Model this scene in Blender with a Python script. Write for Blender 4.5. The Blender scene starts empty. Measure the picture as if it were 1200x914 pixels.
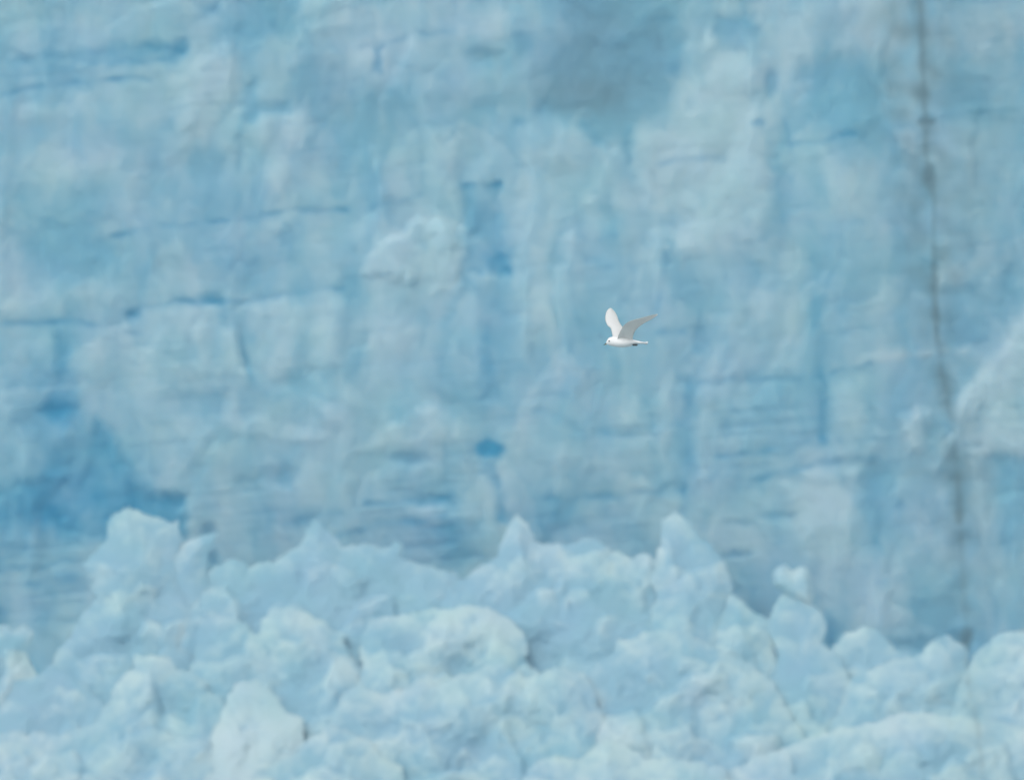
import bpy, math
import numpy as np
from mathutils import Vector

# ---------------------------------------------------------------- camera
C = bpy.context.scene.collection
SC = bpy.context.scene
K = 7.5e-5            # metres per reference pixel and metre of distance (36 mm film, 400 mm lens)
CAMZ = 6.0            # deck of a small ship
RISE = 11.0 / 300.0   # the lens is shifted upwards instead of tilted
WALL = 300.0          # distance of the ice wall
BIRD = 110.0          # distance of the gull
HAZE = 0.0007

cam_d = bpy.data.cameras.new("camera")
cam_d.sensor_width = 36.0
cam_d.lens = 36.0 / (1200 * K)
cam_d.shift_y = RISE / (1200 * K)
cam_d.clip_start = 1.0
cam_d.clip_end = 6000.0
cam_d.dof.use_dof = True
cam_d.dof.focus_distance = BIRD
cam_d.dof.aperture_fstop = 3.8
cam = bpy.data.objects.new("camera", cam_d)
cam.location = (0, 0, CAMZ)
cam.rotation_euler = (math.radians(90), 0, 0)
C.objects.link(cam)
SC.camera = cam

# ---------------------------------------------------------------- light: overcast
SUN_EL, SUN_AZ = math.radians(48), math.radians(-155)   # azimuth clockwise from +Y
wd = bpy.data.worlds.new("World")
SC.world = wd
wd.use_nodes = True
nt = wd.node_tree
bg = nt.nodes["Background"]
sky = nt.nodes.new("ShaderNodeTexSky")
sky.sky_type = 'NISHITA'
sky.sun_disc = False
sky.sun_elevation = SUN_EL
sky.sun_rotation = SUN_AZ
sky.dust_density = 4.0
sky.air_density = 1.0
hs = nt.nodes.new("ShaderNodeHueSaturation")
hs.inputs["Saturation"].default_value = 0.30       # cloud cover greys the sky
nt.links.new(sky.outputs[0], hs.inputs["Color"])
nt.links.new(hs.outputs[0], bg.inputs["Color"])
bg.inputs["Strength"].default_value = 0.14
sd = bpy.data.lights.new("sun", 'SUN')
sd.energy = 1.1
sd.angle = math.radians(60)
sd.color = (1.0, 0.99, 0.975)
sun = bpy.data.objects.new("sun", sd)
dirv = Vector((math.sin(SUN_AZ) * math.cos(SUN_EL), math.cos(SUN_AZ) * math.cos(SUN_EL), math.sin(SUN_EL)))
sun.rotation_euler = dirv.to_track_quat('Z', 'Y').to_euler()
sun.location = (-60, 60, 120)
C.objects.link(sun)
SC.view_settings.view_transform = 'Standard'
SC.view_settings.look = 'None'
SC.view_settings.exposure = 0.0
SC.view_settings.gamma = 1.0
SC.cycles.diffuse_bounces = 4


# ---------------------------------------------------------------- helpers
def world_xz(u, v, y):
    """point of the place at distance y seen at reference pixel (u, v)"""
    return (u - 600.0) * K * y, CAMZ + y * (RISE + (457.0 - v) * K)


def tag(o, label=None, cat=None, group=None, kind=None):
    for k, val in (("label", label), ("category", cat), ("group", group), ("kind", kind)):
        if val:
            o[k] = val
    return o


def hsh(ix, iy, seed):
    n = (ix.astype(np.int64) * 374761393 + iy.astype(np.int64) * 668265263 + seed * 1442695041) & 0xffffffff
    n = ((n ^ (n >> 13)) * 1274126177) & 0xffffffff
    n = ((n ^ (n >> 16)) * 2246822519) & 0xffffffff
    return ((n ^ (n >> 15)) & 0xffffff).astype(np.float32) / np.float32(0xffffff)


def gnoise(x, y, seed):
    """gradient noise, about -1..1"""
    ix = np.floor(x); iy = np.floor(y)
    fx = (x - ix).astype(np.float32); fy = (y - iy).astype(np.float32)
    ux = fx * fx * fx * (fx * (fx * 6 - 15) + 10); uy = fy * fy * fy * (fy * (fy * 6 - 15) + 10)

    def g(dx, dy):
        a = hsh(ix + dx, iy + dy, seed) * np.float32(2 * math.pi)
        return np.cos(a) * (fx - dx) + np.sin(a) * (fy - dy)
    a = g(0, 0) + ux * (g(1, 0) - g(0, 0)); b = g(0, 1) + ux * (g(1, 1) - g(0, 1))
    return (a + uy * (b - a)) * 1.5


def fbm(x, y, seed, oct=4, gain=0.5):
    s = 0; a = 1.0; t = 0
    for i in range(oct):
        s = s + a * gnoise(x * 2 ** i + 17.3 * i, y * 2 ** i - 9.1 * i, seed + i * 7); t += a; a *= gain
    return s / t


def facets(x, y, seed, tilt=1.0):
    """blocky fracture relief: every cell is a tilted plane; also returns distance to the cell border"""
    ix = np.floor(x); iy = np.floor(y)
    best = np.full(x.shape, 9.0, np.float32); sec = best.copy(); h = np.zeros(x.shape, np.float32)
    for dx in (-1, 0, 1):
        for dy in (-1, 0, 1):
            cx = ix + dx; cy = iy + dy
            px = cx + 0.15 + 0.7 * hsh(cx, cy, seed); py = cy + 0.15 + 0.7 * hsh(cx, cy, seed + 1)
            ex = x - px; ey = y - py
            d = ex * ex + ey * ey
            val = (hsh(cx, cy, seed + 2) - 0.5) + tilt * ((hsh(cx, cy, seed + 3) - 0.5) * ex * 2 + (hsh(cx, cy, seed + 4) - 0.5) * ey * 2)
            m = d < best
            sec = np.where(m, best, np.minimum(sec, d)); h = np.where(m, val, h); best = np.where(m, d, best)
    e = np.sqrt(sec) - np.sqrt(best)
    return h, e


def lit_tongues(x, y, seed):
    """tongues whose upper edges are painted lit and fade below; also slight relief"""
    ix = np.floor(x); iy = np.floor(y)
    best = np.full(x.shape, 9.0, np.float32); h = np.zeros(x.shape, np.float32)
    for dx in (-1, 0, 1):
        for dy in (-1, 0, 1, 2):
            cx = ix + dx; cy = iy + dy
            ex = x - (cx + 0.1 + 0.8 * hsh(cx, cy, seed)); ey = y - (cy + 0.1 + 0.8 * hsh(cx, cy, seed + 1))
            # a tongue hangs down from its anchor, rounded on top
            d = ex * ex * 1.5 + np.where(ey > 0, ey * 0.42, ey * 1.6) ** 2 + 0.35 * hsh(cx, cy, seed + 5)
            val = (0.25 + hsh(cx, cy, seed + 2)) * (1 - np.clip(ey + .35, 0, 1.6) * 0.9)
            m = d < best
            h = np.where(m, val, h); best = np.where(m, d, best)
    return h - 0.35


def bumps(x, y, seed):
    """rounded heaped lumps, 0..1"""
    ix = np.floor(x); iy = np.floor(y)
    h = np.zeros(x.shape, np.float32)
    for dx in (-1, 0, 1):
        for dy in (-1, 0, 1):
            cx = ix + dx; cy = iy + dy
            ex = x - cx - hsh(cx, cy, seed); ey = y - cy - hsh(cx, cy, seed + 1)
            r = 0.62 + 0.36 * hsh(cx, cy, seed + 2)
            q = 1 - (ex * ex + ey * ey) / (r * r)
            h = np.maximum(h, np.sqrt(np.maximum(q, 0)) * r)
    return h


def swells(x, y, seed):
    """the same heaps, weathered: no creases between them"""
    ix = np.floor(x); iy = np.floor(y)
    h = np.zeros(x.shape, np.float32)
    for dx in (-1, 0, 1):
        for dy in (-1, 0, 1):
            cx = ix + dx; cy = iy + dy
            ex = x - cx - hsh(cx, cy, seed); ey = y - cy - hsh(cx, cy, seed + 1)
            q = np.maximum(1 - (ex * ex + ey * ey) / 0.85, 0)
            h += q * q * (0.4 + 0.8 * hsh(cx, cy, seed + 2))
    return h * 0.8


def sstep(a, b, x):
    t = np.clip((x - a) / (b - a), 0, 1)
    return t * t * (3 - 2 * t)


def poly_sdf(U, V, pts):
    """signed distance, positive inside"""
    d = np.full(U.shape, 1e12, np.float64); s = np.zeros(U.shape, bool)
    n = len(pts)
    for i in range(n):
        ax, ay = pts[i]; bx, by = pts[(i + 1) % n]
        ex, ey = bx - ax, by - ay
        wx = U - ax; wy = V - ay
        t = np.clip((wx * ex + wy * ey) / (ex * ex + ey * ey + 1e-9), 0, 1)
        d = np.minimum(d, (wx - t * ex) ** 2 + (wy - t * ey) ** 2)
        c = ((ay <= V) & (by > V)) | ((by <= V) & (ay > V))
        xi = ax + (V - ay) * ex / (ey if abs(ey) > 1e-9 else 1e-9)
        s ^= c & (U < xi)
    return np.sqrt(d) * np.where(s, 1, -1)


def line_dist(U, V, pts):
    d = np.full(U.shape, 1e12)
    for (ax, ay), (bx, by) in zip(pts[:-1], pts[1:]):
        ex, ey = bx - ax, by - ay
        t = np.clip(((U - ax) * ex + (V - ay) * ey) / (ex * ex + ey * ey + 1e-9), 0, 1)
        d = np.minimum(d, (U - ax - t * ex) ** 2 + (V - ay - t * ey) ** 2)
    return np.sqrt(d)


def mesh_from(name, co, quads, mat, attrs=None):
    me = bpy.data.meshes.new(name)
    co = np.ascontiguousarray(co, np.float32); quads = np.ascontiguousarray(quads, np.int32)
    me.vertices.add(len(co)); me.vertices.foreach_set("co", co.ravel())
    me.loops.add(quads.size); me.loops.foreach_set("vertex_index", quads.ravel())
    me.polygons.add(len(quads)); me.polygons.foreach_set("loop_start", np.arange(len(quads), dtype=np.int32) * quads.shape[1])
    me.update(calc_edges=True); me.validate()
    me.shade_smooth()
    for k, a in (attrs or {}).items():
        at = me.attributes.new(k, 'FLOAT', 'POINT')
        at.data.foreach_set("value", np.ascontiguousarray(a, np.float32).ravel())
    me.materials.append(mat)
    o = bpy.data.objects.new(name, me)
    C.objects.link(o)
    return o


# ---------------------------------------------------------------- materials
def node_mat(name):
    m = bpy.data.materials.new(name); m.use_nodes = True
    return m, m.node_tree, m.node_tree.nodes["Principled BSDF"]


def ice_material(name, mid, frost_and_light, deep, dirt=(0.11, 0.215, 0.26), sss=0.85):
    """ice whose colour depends on how weathered or painted lit (frost), how clear (deep) and how dirty it is"""
    m, t, p = node_mat(name)
    L = t.links.new

    def attr(n):
        a = t.nodes.new("ShaderNodeAttribute"); a.attribute_name = n; return a.outputs["Fac"]

    def mix(f, a, b):
        x = t.nodes.new("ShaderNodeMix"); x.data_type = 'RGBA'
        L(f, x.inputs[0])
        for s, c in ((6, a), (7, b)):
            if isinstance(c, tuple): x.inputs[s].default_value = (*c, 1)
            else: L(c, x.inputs[s])
        return x.outputs[2]
    tc = t.nodes.new("ShaderNodeTexCoord")
    nz = t.nodes.new("ShaderNodeTexNoise"); nz.inputs["Scale"].default_value = 1.1; nz.inputs["Detail"].default_value = 6
    mp = t.nodes.new("ShaderNodeMapping"); mp.inputs["Scale"].default_value = (1, 1, 0.55)
    L(tc.outputs["Object"], mp.inputs[0]); L(mp.outputs[0], nz.inputs["Vector"])
    ma = t.nodes.new("ShaderNodeMath"); ma.operation = 'MULTIPLY_ADD'
    L(nz.outputs["Fac"], ma.inputs[0]); ma.inputs[1].default_value = 0.9; ma.inputs[2].default_value = -0.45
    fr = t.nodes.new("ShaderNodeMath"); fr.operation = 'ADD'; fr.use_clamp = True
    L(attr("frost_and_light"), fr.inputs[0]); L(ma.outputs[0], fr.inputs[1])
    c = mix(fr.outputs[0], mid, frost_and_light)
    c = mix(attr("deep"), c, deep)
    # faint greenish and violet casts where air bubbles and rock flour differ
    nt2 = t.nodes.new("ShaderNodeTexNoise"); nt2.inputs["Scale"].default_value = 0.55; nt2.inputs["Detail"].default_value = 3
    L(tc.outputs["Object"], nt2.inputs["Vector"])
    rp = t.nodes.new("ShaderNodeValToRGB"); e = rp.color_ramp.elements
    e[0].position = 0.30; e[0].color = (0.955, 1.01, 0.97, 1); e[1].position = 0.70; e[1].color = (1.03, 0.995, 1.01, 1)
    L(nt2.outputs["Fac"], rp.inputs[0])
    mu = t.nodes.new("ShaderNodeMix"); mu.data_type = 'RGBA'; mu.blend_type = 'MULTIPLY'; mu.inputs[0].default_value = 1.0
    L(c, mu.inputs[6]); L(rp.outputs[0], mu.inputs[7]); c = mu.outputs[2]
    c = mix(attr("dirt"), c, dirt)
    L(c, p.inputs["Base Color"])
    p.inputs["Roughness"].default_value = 0.65
    p.inputs["Specular IOR Level"].default_value = 0.2
    # light travels some decimetres inside the ice before it leaves again
    p.inputs["Subsurface Weight"].default_value = sss
    p.inputs["Subsurface Radius"].default_value = (0.75, 0.9, 1.0)
    p.inputs["Subsurface Scale"].default_value = 0.7
    n2 = t.nodes.new("ShaderNodeTexNoise"); n2.inputs["Scale"].default_value = 7; n2.inputs["Detail"].default_value = 4
    L(tc.outputs["Object"], n2.inputs["Vector"])
    b = t.nodes.new("ShaderNodeBump"); b.inputs["Strength"].default_value = 0.35; b.inputs["Distance"].default_value = 0.03
    L(n2.outputs["Fac"], b.inputs["Height"]); L(b.outputs[0], p.inputs["Normal"])
    return m


ICE = ice_material("glacier_ice", (0.196, 0.438, 0.572), (0.40, 0.575, 0.65), (0.02, 0.29, 0.49))
SNOW = ice_material("rubble_ice", (0.235, 0.425, 0.535), (0.435, 0.585, 0.625), (0.10, 0.35, 0.51), (0.20, 0.30, 0.33), sss=0.25)


def plain(name, col, rough=0.6, spec=0.3, mott=0.0, scale=60.0):
    m, t, p = node_mat(name)
    p.inputs["Roughness"].default_value = rough
    p.inputs["Specular IOR Level"].default_value = spec
    nz = t.nodes.new("ShaderNodeTexNoise"); nz.inputs["Scale"].default_value = scale
    tc = t.nodes.new("ShaderNodeTexCoord"); t.links.new(tc.outputs["Object"], nz.inputs["Vector"])
    x = t.nodes.new("ShaderNodeMix"); x.data_type = 'RGBA'
    t.links.new(nz.outputs["Fac"], x.inputs[0])
    x.inputs[6].default_value = (*[c * (1 - mott) for c in col], 1); x.inputs[7].default_value = (*[min(1, c * (1 + mott)) for c in col], 1)
    t.links.new(x.outputs[2], p.inputs["Base Color"])
    return m


# ---------------------------------------------------------------- the ice wall
def axis(lo, hi, step, a, b):
    mid = list(np.arange(lo, hi + step, step))
    left, s, x = [], step, lo
    while x > a:
        s = min(s * 1.12, 60); x -= s; left.append(x)
    right, s, x = [], step, mid[-1]
    while x < b:
        s = min(s * 1.12, 60); x += s; right.append(x)
    return np.array(left[::-1] + mid + right)


ZTOP, ZSEA = 42.0, 0.0
ua = axis(-40, 1240, 2.0, -3200, 4400)
va = axis(-40, 960, 2.0, -660, 1200)
U, V = np.meshgrid(ua, va)
U = U.astype(np.float32); V = V.astype(np.float32)
# warped coordinates
wu = U + 26 * fbm(U / 130, V / 130, 11, 3) + 5 * fbm(U / 22, V / 22, 12, 2)
wv = V + 26 * fbm(U / 130, V / 130, 21, 3) + 5 * fbm(U / 22, V / 22, 22, 2)
# broad buttresses and hollows
H = 1.5 * fbm(wu / 420, wv / 620, 31, 3)
H += 0.55 * (1 - 2 * np.abs(gnoise(wu / 95, wv / 420, 33)))          # vertical flutes
for (sx, sy, amp, sd_, tl) in ((95, 150, 0.70, 41, 0.9), (44, 62, 0.26, 51, 1.0), (19, 22, 0.085, 61, 1.0)):
    f, e = facets(wu / sx, wv / sy, sd_, tl)
    H += amp * f * sstep(0, 0.30, e)
H += 0.05 * fbm(U / 9, V / 9, 71, 2)
# layering of the old snowfalls: dips to the left
vt = V + 0.085 * U + 5 * fbm(U / 160, V / 60, 81, 2)
lay = fbm(U / 190, vt / 9.0, 82, 2)
lay2 = fbm(U / 60, vt / 4.5, 83, 2)
frost_and_light = 0.50 + 0.50 * fbm(wu / 130, wv / 190, 91, 4) + 0.22 * fbm(wu / 42, wv / 52, 92, 3) + 0.42 * fbm(wu / 26, wv / 150, 97, 3)
D1, D2 = lit_tongues(wu / 74, wv / 130, 94), lit_tongues(wu / 24, wv / 38, 95)
H *= 0.16
H += 0.012 * D1 + 0.010 * D2
frost_and_light += 0.28 * D1 + 0.20 * D2 + 0.10 * lit_tongues(wu / 12, wv / 13, 96)  # lit upper edges of the blocks are painted into the ice colour
deep = np.clip(0.10 + 0.45 * fbm(wu / 200, wv / 200, 93, 3), 0, 1) * 0.35
dirt = np.zeros_like(U)
layw = 0.24 + 0.35 * fbm(U / 150, V / 90, 98, 3)


def window(b):
    i0, i1 = np.searchsorted(va, b[1]), np.searchsorted(va, b[3])
    j0, j1 = np.searchsorted(ua, b[0]), np.searchsorted(ua, b[2])
    return slice(i0, i1), slice(j0, j1)


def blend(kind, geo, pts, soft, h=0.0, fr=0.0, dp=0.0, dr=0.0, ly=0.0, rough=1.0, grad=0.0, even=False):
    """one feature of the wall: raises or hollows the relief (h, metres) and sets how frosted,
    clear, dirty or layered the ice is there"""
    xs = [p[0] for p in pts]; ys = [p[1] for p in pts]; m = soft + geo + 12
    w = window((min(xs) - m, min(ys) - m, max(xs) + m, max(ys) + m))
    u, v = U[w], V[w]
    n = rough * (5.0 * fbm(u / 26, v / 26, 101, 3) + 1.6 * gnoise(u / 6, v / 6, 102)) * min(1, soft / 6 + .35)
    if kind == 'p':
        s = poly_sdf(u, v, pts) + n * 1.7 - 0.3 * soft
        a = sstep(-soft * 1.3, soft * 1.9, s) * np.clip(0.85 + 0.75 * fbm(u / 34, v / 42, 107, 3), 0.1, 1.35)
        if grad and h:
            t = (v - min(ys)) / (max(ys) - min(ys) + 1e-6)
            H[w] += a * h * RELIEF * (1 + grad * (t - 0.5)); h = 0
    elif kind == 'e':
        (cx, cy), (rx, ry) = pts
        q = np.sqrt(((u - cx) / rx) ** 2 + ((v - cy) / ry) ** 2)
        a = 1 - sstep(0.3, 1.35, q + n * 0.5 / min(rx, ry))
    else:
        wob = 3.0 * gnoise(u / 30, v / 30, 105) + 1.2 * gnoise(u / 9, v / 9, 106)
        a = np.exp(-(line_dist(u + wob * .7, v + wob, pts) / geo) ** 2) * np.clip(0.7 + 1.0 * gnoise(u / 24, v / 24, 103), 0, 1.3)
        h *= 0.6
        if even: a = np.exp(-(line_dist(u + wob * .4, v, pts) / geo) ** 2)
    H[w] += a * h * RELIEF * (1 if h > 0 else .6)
    frost_and_light[w] += a * fr * (1.1 if kind == 'p' else 1.25); deep[w] += a * dp * (1.3 if kind == 'l' else 1.4); dirt[w] += a * dr; layw[w] += a * ly


def P(pts, soft=5, **k): blend('p', 0, pts, soft, **k)


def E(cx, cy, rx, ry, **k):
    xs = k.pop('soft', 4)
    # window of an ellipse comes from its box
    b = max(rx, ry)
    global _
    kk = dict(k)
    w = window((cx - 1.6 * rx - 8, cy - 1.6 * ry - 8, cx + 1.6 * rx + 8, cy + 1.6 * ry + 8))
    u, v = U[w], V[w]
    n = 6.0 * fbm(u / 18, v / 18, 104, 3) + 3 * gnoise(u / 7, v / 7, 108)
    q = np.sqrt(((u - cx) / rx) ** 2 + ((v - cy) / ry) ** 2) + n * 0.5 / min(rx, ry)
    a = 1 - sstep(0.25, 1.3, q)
    H[w] += a * RELIEF * kk.get('h', 0); frost_and_light[w] += a * kk.get('fr', 0); deep[w] += a * kk.get('dp', 0)
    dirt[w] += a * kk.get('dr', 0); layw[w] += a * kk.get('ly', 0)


def Ln(pts, width=2.5, **k): blend('l', width * (1 if k.get('even') else 1.35), pts, 3, **k)


RELIEF = 0.22
# --- broad tones: greyer, dirtier ice on the right, bluer ice low down
P([(1000, -80), (1300, -80), (1300, 760), (1040, 760), (1010, 400)], 40, dr=.14, fr=-.05)
P([(-80, 440), (1000, 440), (1000, 760), (-80, 760)], 60, dp=.03, fr=.10)  # also lightens the lower wall's colour to offset shade from the rubble
E(560, 420, 400, 60, fr=-.12)
E(700, 75, 120, 90, dr=.16, fr=-.25)
# --- upper left
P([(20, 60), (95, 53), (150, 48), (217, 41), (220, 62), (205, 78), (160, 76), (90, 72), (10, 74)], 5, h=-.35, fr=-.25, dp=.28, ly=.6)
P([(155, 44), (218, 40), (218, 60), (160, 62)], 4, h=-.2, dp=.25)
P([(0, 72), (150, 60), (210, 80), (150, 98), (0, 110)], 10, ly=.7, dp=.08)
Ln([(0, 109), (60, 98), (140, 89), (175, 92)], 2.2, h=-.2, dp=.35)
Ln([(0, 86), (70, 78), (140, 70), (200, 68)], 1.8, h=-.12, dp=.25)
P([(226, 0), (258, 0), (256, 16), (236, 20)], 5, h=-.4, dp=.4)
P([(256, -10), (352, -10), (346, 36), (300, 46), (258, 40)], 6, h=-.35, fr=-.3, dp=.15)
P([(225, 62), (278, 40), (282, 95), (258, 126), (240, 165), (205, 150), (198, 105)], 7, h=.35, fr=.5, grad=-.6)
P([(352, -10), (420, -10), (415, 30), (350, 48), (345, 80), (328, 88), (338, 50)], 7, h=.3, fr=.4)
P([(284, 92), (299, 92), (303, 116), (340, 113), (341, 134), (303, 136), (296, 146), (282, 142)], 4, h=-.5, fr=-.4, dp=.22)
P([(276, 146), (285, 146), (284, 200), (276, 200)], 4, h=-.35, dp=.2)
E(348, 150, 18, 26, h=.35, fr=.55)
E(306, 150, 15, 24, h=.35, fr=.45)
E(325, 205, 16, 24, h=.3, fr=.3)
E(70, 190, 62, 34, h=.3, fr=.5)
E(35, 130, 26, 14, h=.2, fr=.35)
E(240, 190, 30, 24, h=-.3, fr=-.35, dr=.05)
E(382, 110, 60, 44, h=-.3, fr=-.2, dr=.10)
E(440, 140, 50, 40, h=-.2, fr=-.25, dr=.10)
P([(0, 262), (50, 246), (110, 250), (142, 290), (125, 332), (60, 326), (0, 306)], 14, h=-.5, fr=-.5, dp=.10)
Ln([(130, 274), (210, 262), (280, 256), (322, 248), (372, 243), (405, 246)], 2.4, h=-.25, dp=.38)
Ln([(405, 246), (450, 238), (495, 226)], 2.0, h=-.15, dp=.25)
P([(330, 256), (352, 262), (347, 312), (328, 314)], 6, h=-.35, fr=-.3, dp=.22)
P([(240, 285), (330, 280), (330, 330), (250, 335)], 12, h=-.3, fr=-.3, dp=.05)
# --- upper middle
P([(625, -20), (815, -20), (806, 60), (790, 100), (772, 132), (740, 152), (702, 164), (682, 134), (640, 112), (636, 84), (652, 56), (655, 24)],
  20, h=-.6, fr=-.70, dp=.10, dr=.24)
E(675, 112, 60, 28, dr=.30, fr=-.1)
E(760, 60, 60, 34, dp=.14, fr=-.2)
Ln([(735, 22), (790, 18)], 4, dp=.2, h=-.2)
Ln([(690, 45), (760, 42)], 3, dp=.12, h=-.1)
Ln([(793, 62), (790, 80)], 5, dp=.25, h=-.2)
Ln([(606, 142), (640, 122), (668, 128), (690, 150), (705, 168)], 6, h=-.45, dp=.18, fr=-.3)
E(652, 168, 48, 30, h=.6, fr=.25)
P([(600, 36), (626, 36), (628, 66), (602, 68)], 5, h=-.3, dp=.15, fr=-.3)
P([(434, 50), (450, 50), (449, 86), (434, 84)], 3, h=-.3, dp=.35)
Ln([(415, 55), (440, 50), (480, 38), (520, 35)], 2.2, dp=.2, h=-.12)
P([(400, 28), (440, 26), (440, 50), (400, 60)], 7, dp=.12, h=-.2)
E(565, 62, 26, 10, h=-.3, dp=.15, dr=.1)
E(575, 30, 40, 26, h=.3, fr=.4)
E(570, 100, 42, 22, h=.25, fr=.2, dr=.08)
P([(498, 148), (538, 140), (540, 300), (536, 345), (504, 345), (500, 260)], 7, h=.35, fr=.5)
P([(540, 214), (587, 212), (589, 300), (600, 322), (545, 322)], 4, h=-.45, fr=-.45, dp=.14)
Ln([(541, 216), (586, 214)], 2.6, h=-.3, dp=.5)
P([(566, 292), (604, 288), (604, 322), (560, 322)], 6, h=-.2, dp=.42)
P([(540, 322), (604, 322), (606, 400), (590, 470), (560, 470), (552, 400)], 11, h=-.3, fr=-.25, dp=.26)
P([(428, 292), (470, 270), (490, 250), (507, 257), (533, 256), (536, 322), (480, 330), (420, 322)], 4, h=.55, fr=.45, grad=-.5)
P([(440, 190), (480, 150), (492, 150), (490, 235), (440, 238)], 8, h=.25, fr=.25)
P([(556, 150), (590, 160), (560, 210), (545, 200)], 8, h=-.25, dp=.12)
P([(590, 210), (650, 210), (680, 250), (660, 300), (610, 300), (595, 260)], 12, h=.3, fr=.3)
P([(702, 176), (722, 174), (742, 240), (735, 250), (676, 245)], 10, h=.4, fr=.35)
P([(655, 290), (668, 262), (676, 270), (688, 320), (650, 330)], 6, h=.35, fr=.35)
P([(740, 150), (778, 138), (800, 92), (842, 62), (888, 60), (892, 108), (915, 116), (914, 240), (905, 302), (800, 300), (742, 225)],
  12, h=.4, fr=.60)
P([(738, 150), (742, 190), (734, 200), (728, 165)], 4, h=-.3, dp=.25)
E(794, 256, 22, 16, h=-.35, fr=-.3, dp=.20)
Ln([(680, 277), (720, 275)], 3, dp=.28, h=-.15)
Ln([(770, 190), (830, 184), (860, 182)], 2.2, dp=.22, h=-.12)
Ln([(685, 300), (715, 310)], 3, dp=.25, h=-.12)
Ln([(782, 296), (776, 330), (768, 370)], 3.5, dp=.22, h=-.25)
# --- upper right
P([(840, 14), (886, 14), (892, 44), (862, 64), (842, 52), (834, 30)], 5, h=-.35, fr=-.4, dp=.20)
E(905, 94, 10, 18, h=-.35, dp=.3, fr=-.2)
E(833, 46, 9, 18, h=.3, fr=.35)
E(865, 85, 30, 24, h=.4, fr=.35)
E(890, 142, 11, 6, h=-.2, dp=.45)
P([(935, 76), (1010, 52), (1060, 60), (1052, 180), (980, 190), (940, 150)], 14, h=-.45, fr=-.45, dp=.10)
Ln([(925, 168), (965, 161), (1002, 154)], 3.0, h=-.2, dp=.4)
E(994, 155, 14, 5, dp=.4, h=-.15)
Ln([(920, 140), (932, 185)], 2.0, dp=.25, h=-.2)
P([(905, 200), (930, 190), (930, 300), (908, 300)], 8, h=-.3, dp=.14)
E(870, 205, 32, 28, h=.3, fr=.4)
E(830, 150, 30, 30, h=.3, fr=.3)
P([(930, -10), (1010, -10), (990, 60), (930, 80), (915, 40)], 12, h=.3, fr=.4, dr=.04)
P([(1090, 20), (1200, 6), (1240, 40), (1160, 70), (1100, 60)], 12, h=.3, fr=.5, dr=.08)
E(1160, 40, 24, 14, fr=-.3, h=-.2)
E(1130, 118, 48, 30, fr=-.3, h=-.25, dp=.05)
Ln([(1062, 144), (1090, 141), (1140, 132), (1170, 126), (1210, 128)], 2.2, h=-.22, dp=.22, dr=.12)
P([(1047, 150), (1077, 151), (1074, 178), (1052, 178)], 3, h=.3, fr=.5, dr=.10)
E(1000, 225, 34, 34, h=.25, fr=.35)
Ln([(955, 260), (1030, 258)], 3.5, dp=.18, h=-.15)
E(1130, 190, 50, 42, h=.3, fr=.2)
E(1115, 325, 24, 18, h=.35, fr=.55)
P([(1056, 186), (1094, 195), (1096, 350), (1060, 350)], 14, h=-.3, fr=-.45, dr=.16)
P([(1100, 330), (1200, 300), (1200, 350), (1150, 410), (1105, 420)], 10, h=-.5, fr=-.4, dp=.14)
# --- middle left
P([(-40, 366), (40, 340), (80, 322), (150, 332), (158, 352), (60, 366)], 9, h=.35, fr=.4)
Ln([(-10, 380), (70, 376), (112, 378)], 3.2, h=-.25, dp=.4)
E(154, 368, 11, 9, h=-.3, dp=.6)
P([(200, 345), (262, 342), (270, 358), (268, 378), (256, 378), (252, 360), (205, 358)], 4, h=-.4, dp=.42)
Ln([(150, 366), (210, 352), (280, 352), (330, 344), (400, 336)], 3, h=-.25, dp=.28)
Ln([(146, 388), (165, 389)], 2, dp=.3, h=-.1)
P([(60, 376), (80, 386), (84, 440), (90, 505), (70, 505), (44, 482), (62, 440)], 6, h=-.45, fr=-.4, dp=.34)
E(65, 479, 26, 9, h=-.25, dp=.35)
P([(20, 420), (60, 400), (130, 500), (210, 570), (215, 640), (-20, 640), (-20, 560)], 16, fr=-.35, dp=.10)
P([(110, 490), (128, 496), (150, 545), (176, 574), (216, 580), (220, 640), (208, 640), (130, 640), (60, 625), (-30, 625), (-30, 565), (40, 560), (60, 520), (85, 508), (97, 545)],
  8, h=-.7, fr=-.55, dp=.36)
E(196, 585, 30, 11, dp=.35, h=-.2)
E(40, 602, 44, 14, dp=.28, h=-.2)
E(116, 585, 14, 30, dp=.15)
P([(20, 500), (42, 505), (38, 555), (15, 560)], 6, h=.35, fr=.45)
P([(45, 548), (92, 550), (90, 565), (55, 566)], 5, h=.3, fr=.45)
P([(0, 400), (60, 395), (62, 440), (40, 480), (0, 500)], 10, h=.3, fr=.3)
P([(84, 415), (118, 392), (142, 460), (165, 545), (196, 575), (176, 572), (152, 542), (134, 500), (112, 490), (106, 516), (92, 514), (86, 470)],
  8, h=.2, fr=.25)
P([(198, 362), (245, 366), (250, 440), (198, 440)], 8, h=.35, fr=.30)
P([(255, 384), (276, 384), (292, 440), (286, 446), (254, 440)], 4, h=.3, fr=.35)
Ln([(283, 398), (290, 430), (300, 458), (312, 460)], 2.4, h=-.3, dp=.4)
P([(282, 352), (404, 338), (404, 430), (350, 432), (312, 455), (292, 420)], 8, h=.3, fr=.50)
P([(205, 500), (265, 490), (268, 540), (215, 545)], 10, h=.3, fr=.35)
E(225, 470, 50, 22, h=-.2, fr=-.3, dp=.05)
E(330, 558, 26, 14, h=-.3, dp=.20)
E(288, 565, 20, 12, h=-.25, dp=.16)
E(388, 486, 14, 16, h=.4, fr=.45)
E(300, 500, 28, 14, h=.3, fr=.4)
E(350, 510, 34, 10, h=.25, fr=.35)
P([(216, 575), (300, 560), (340, 590), (330, 640), (250, 650), (220, 640)], 10, h=-.1, ly=.5)
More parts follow.
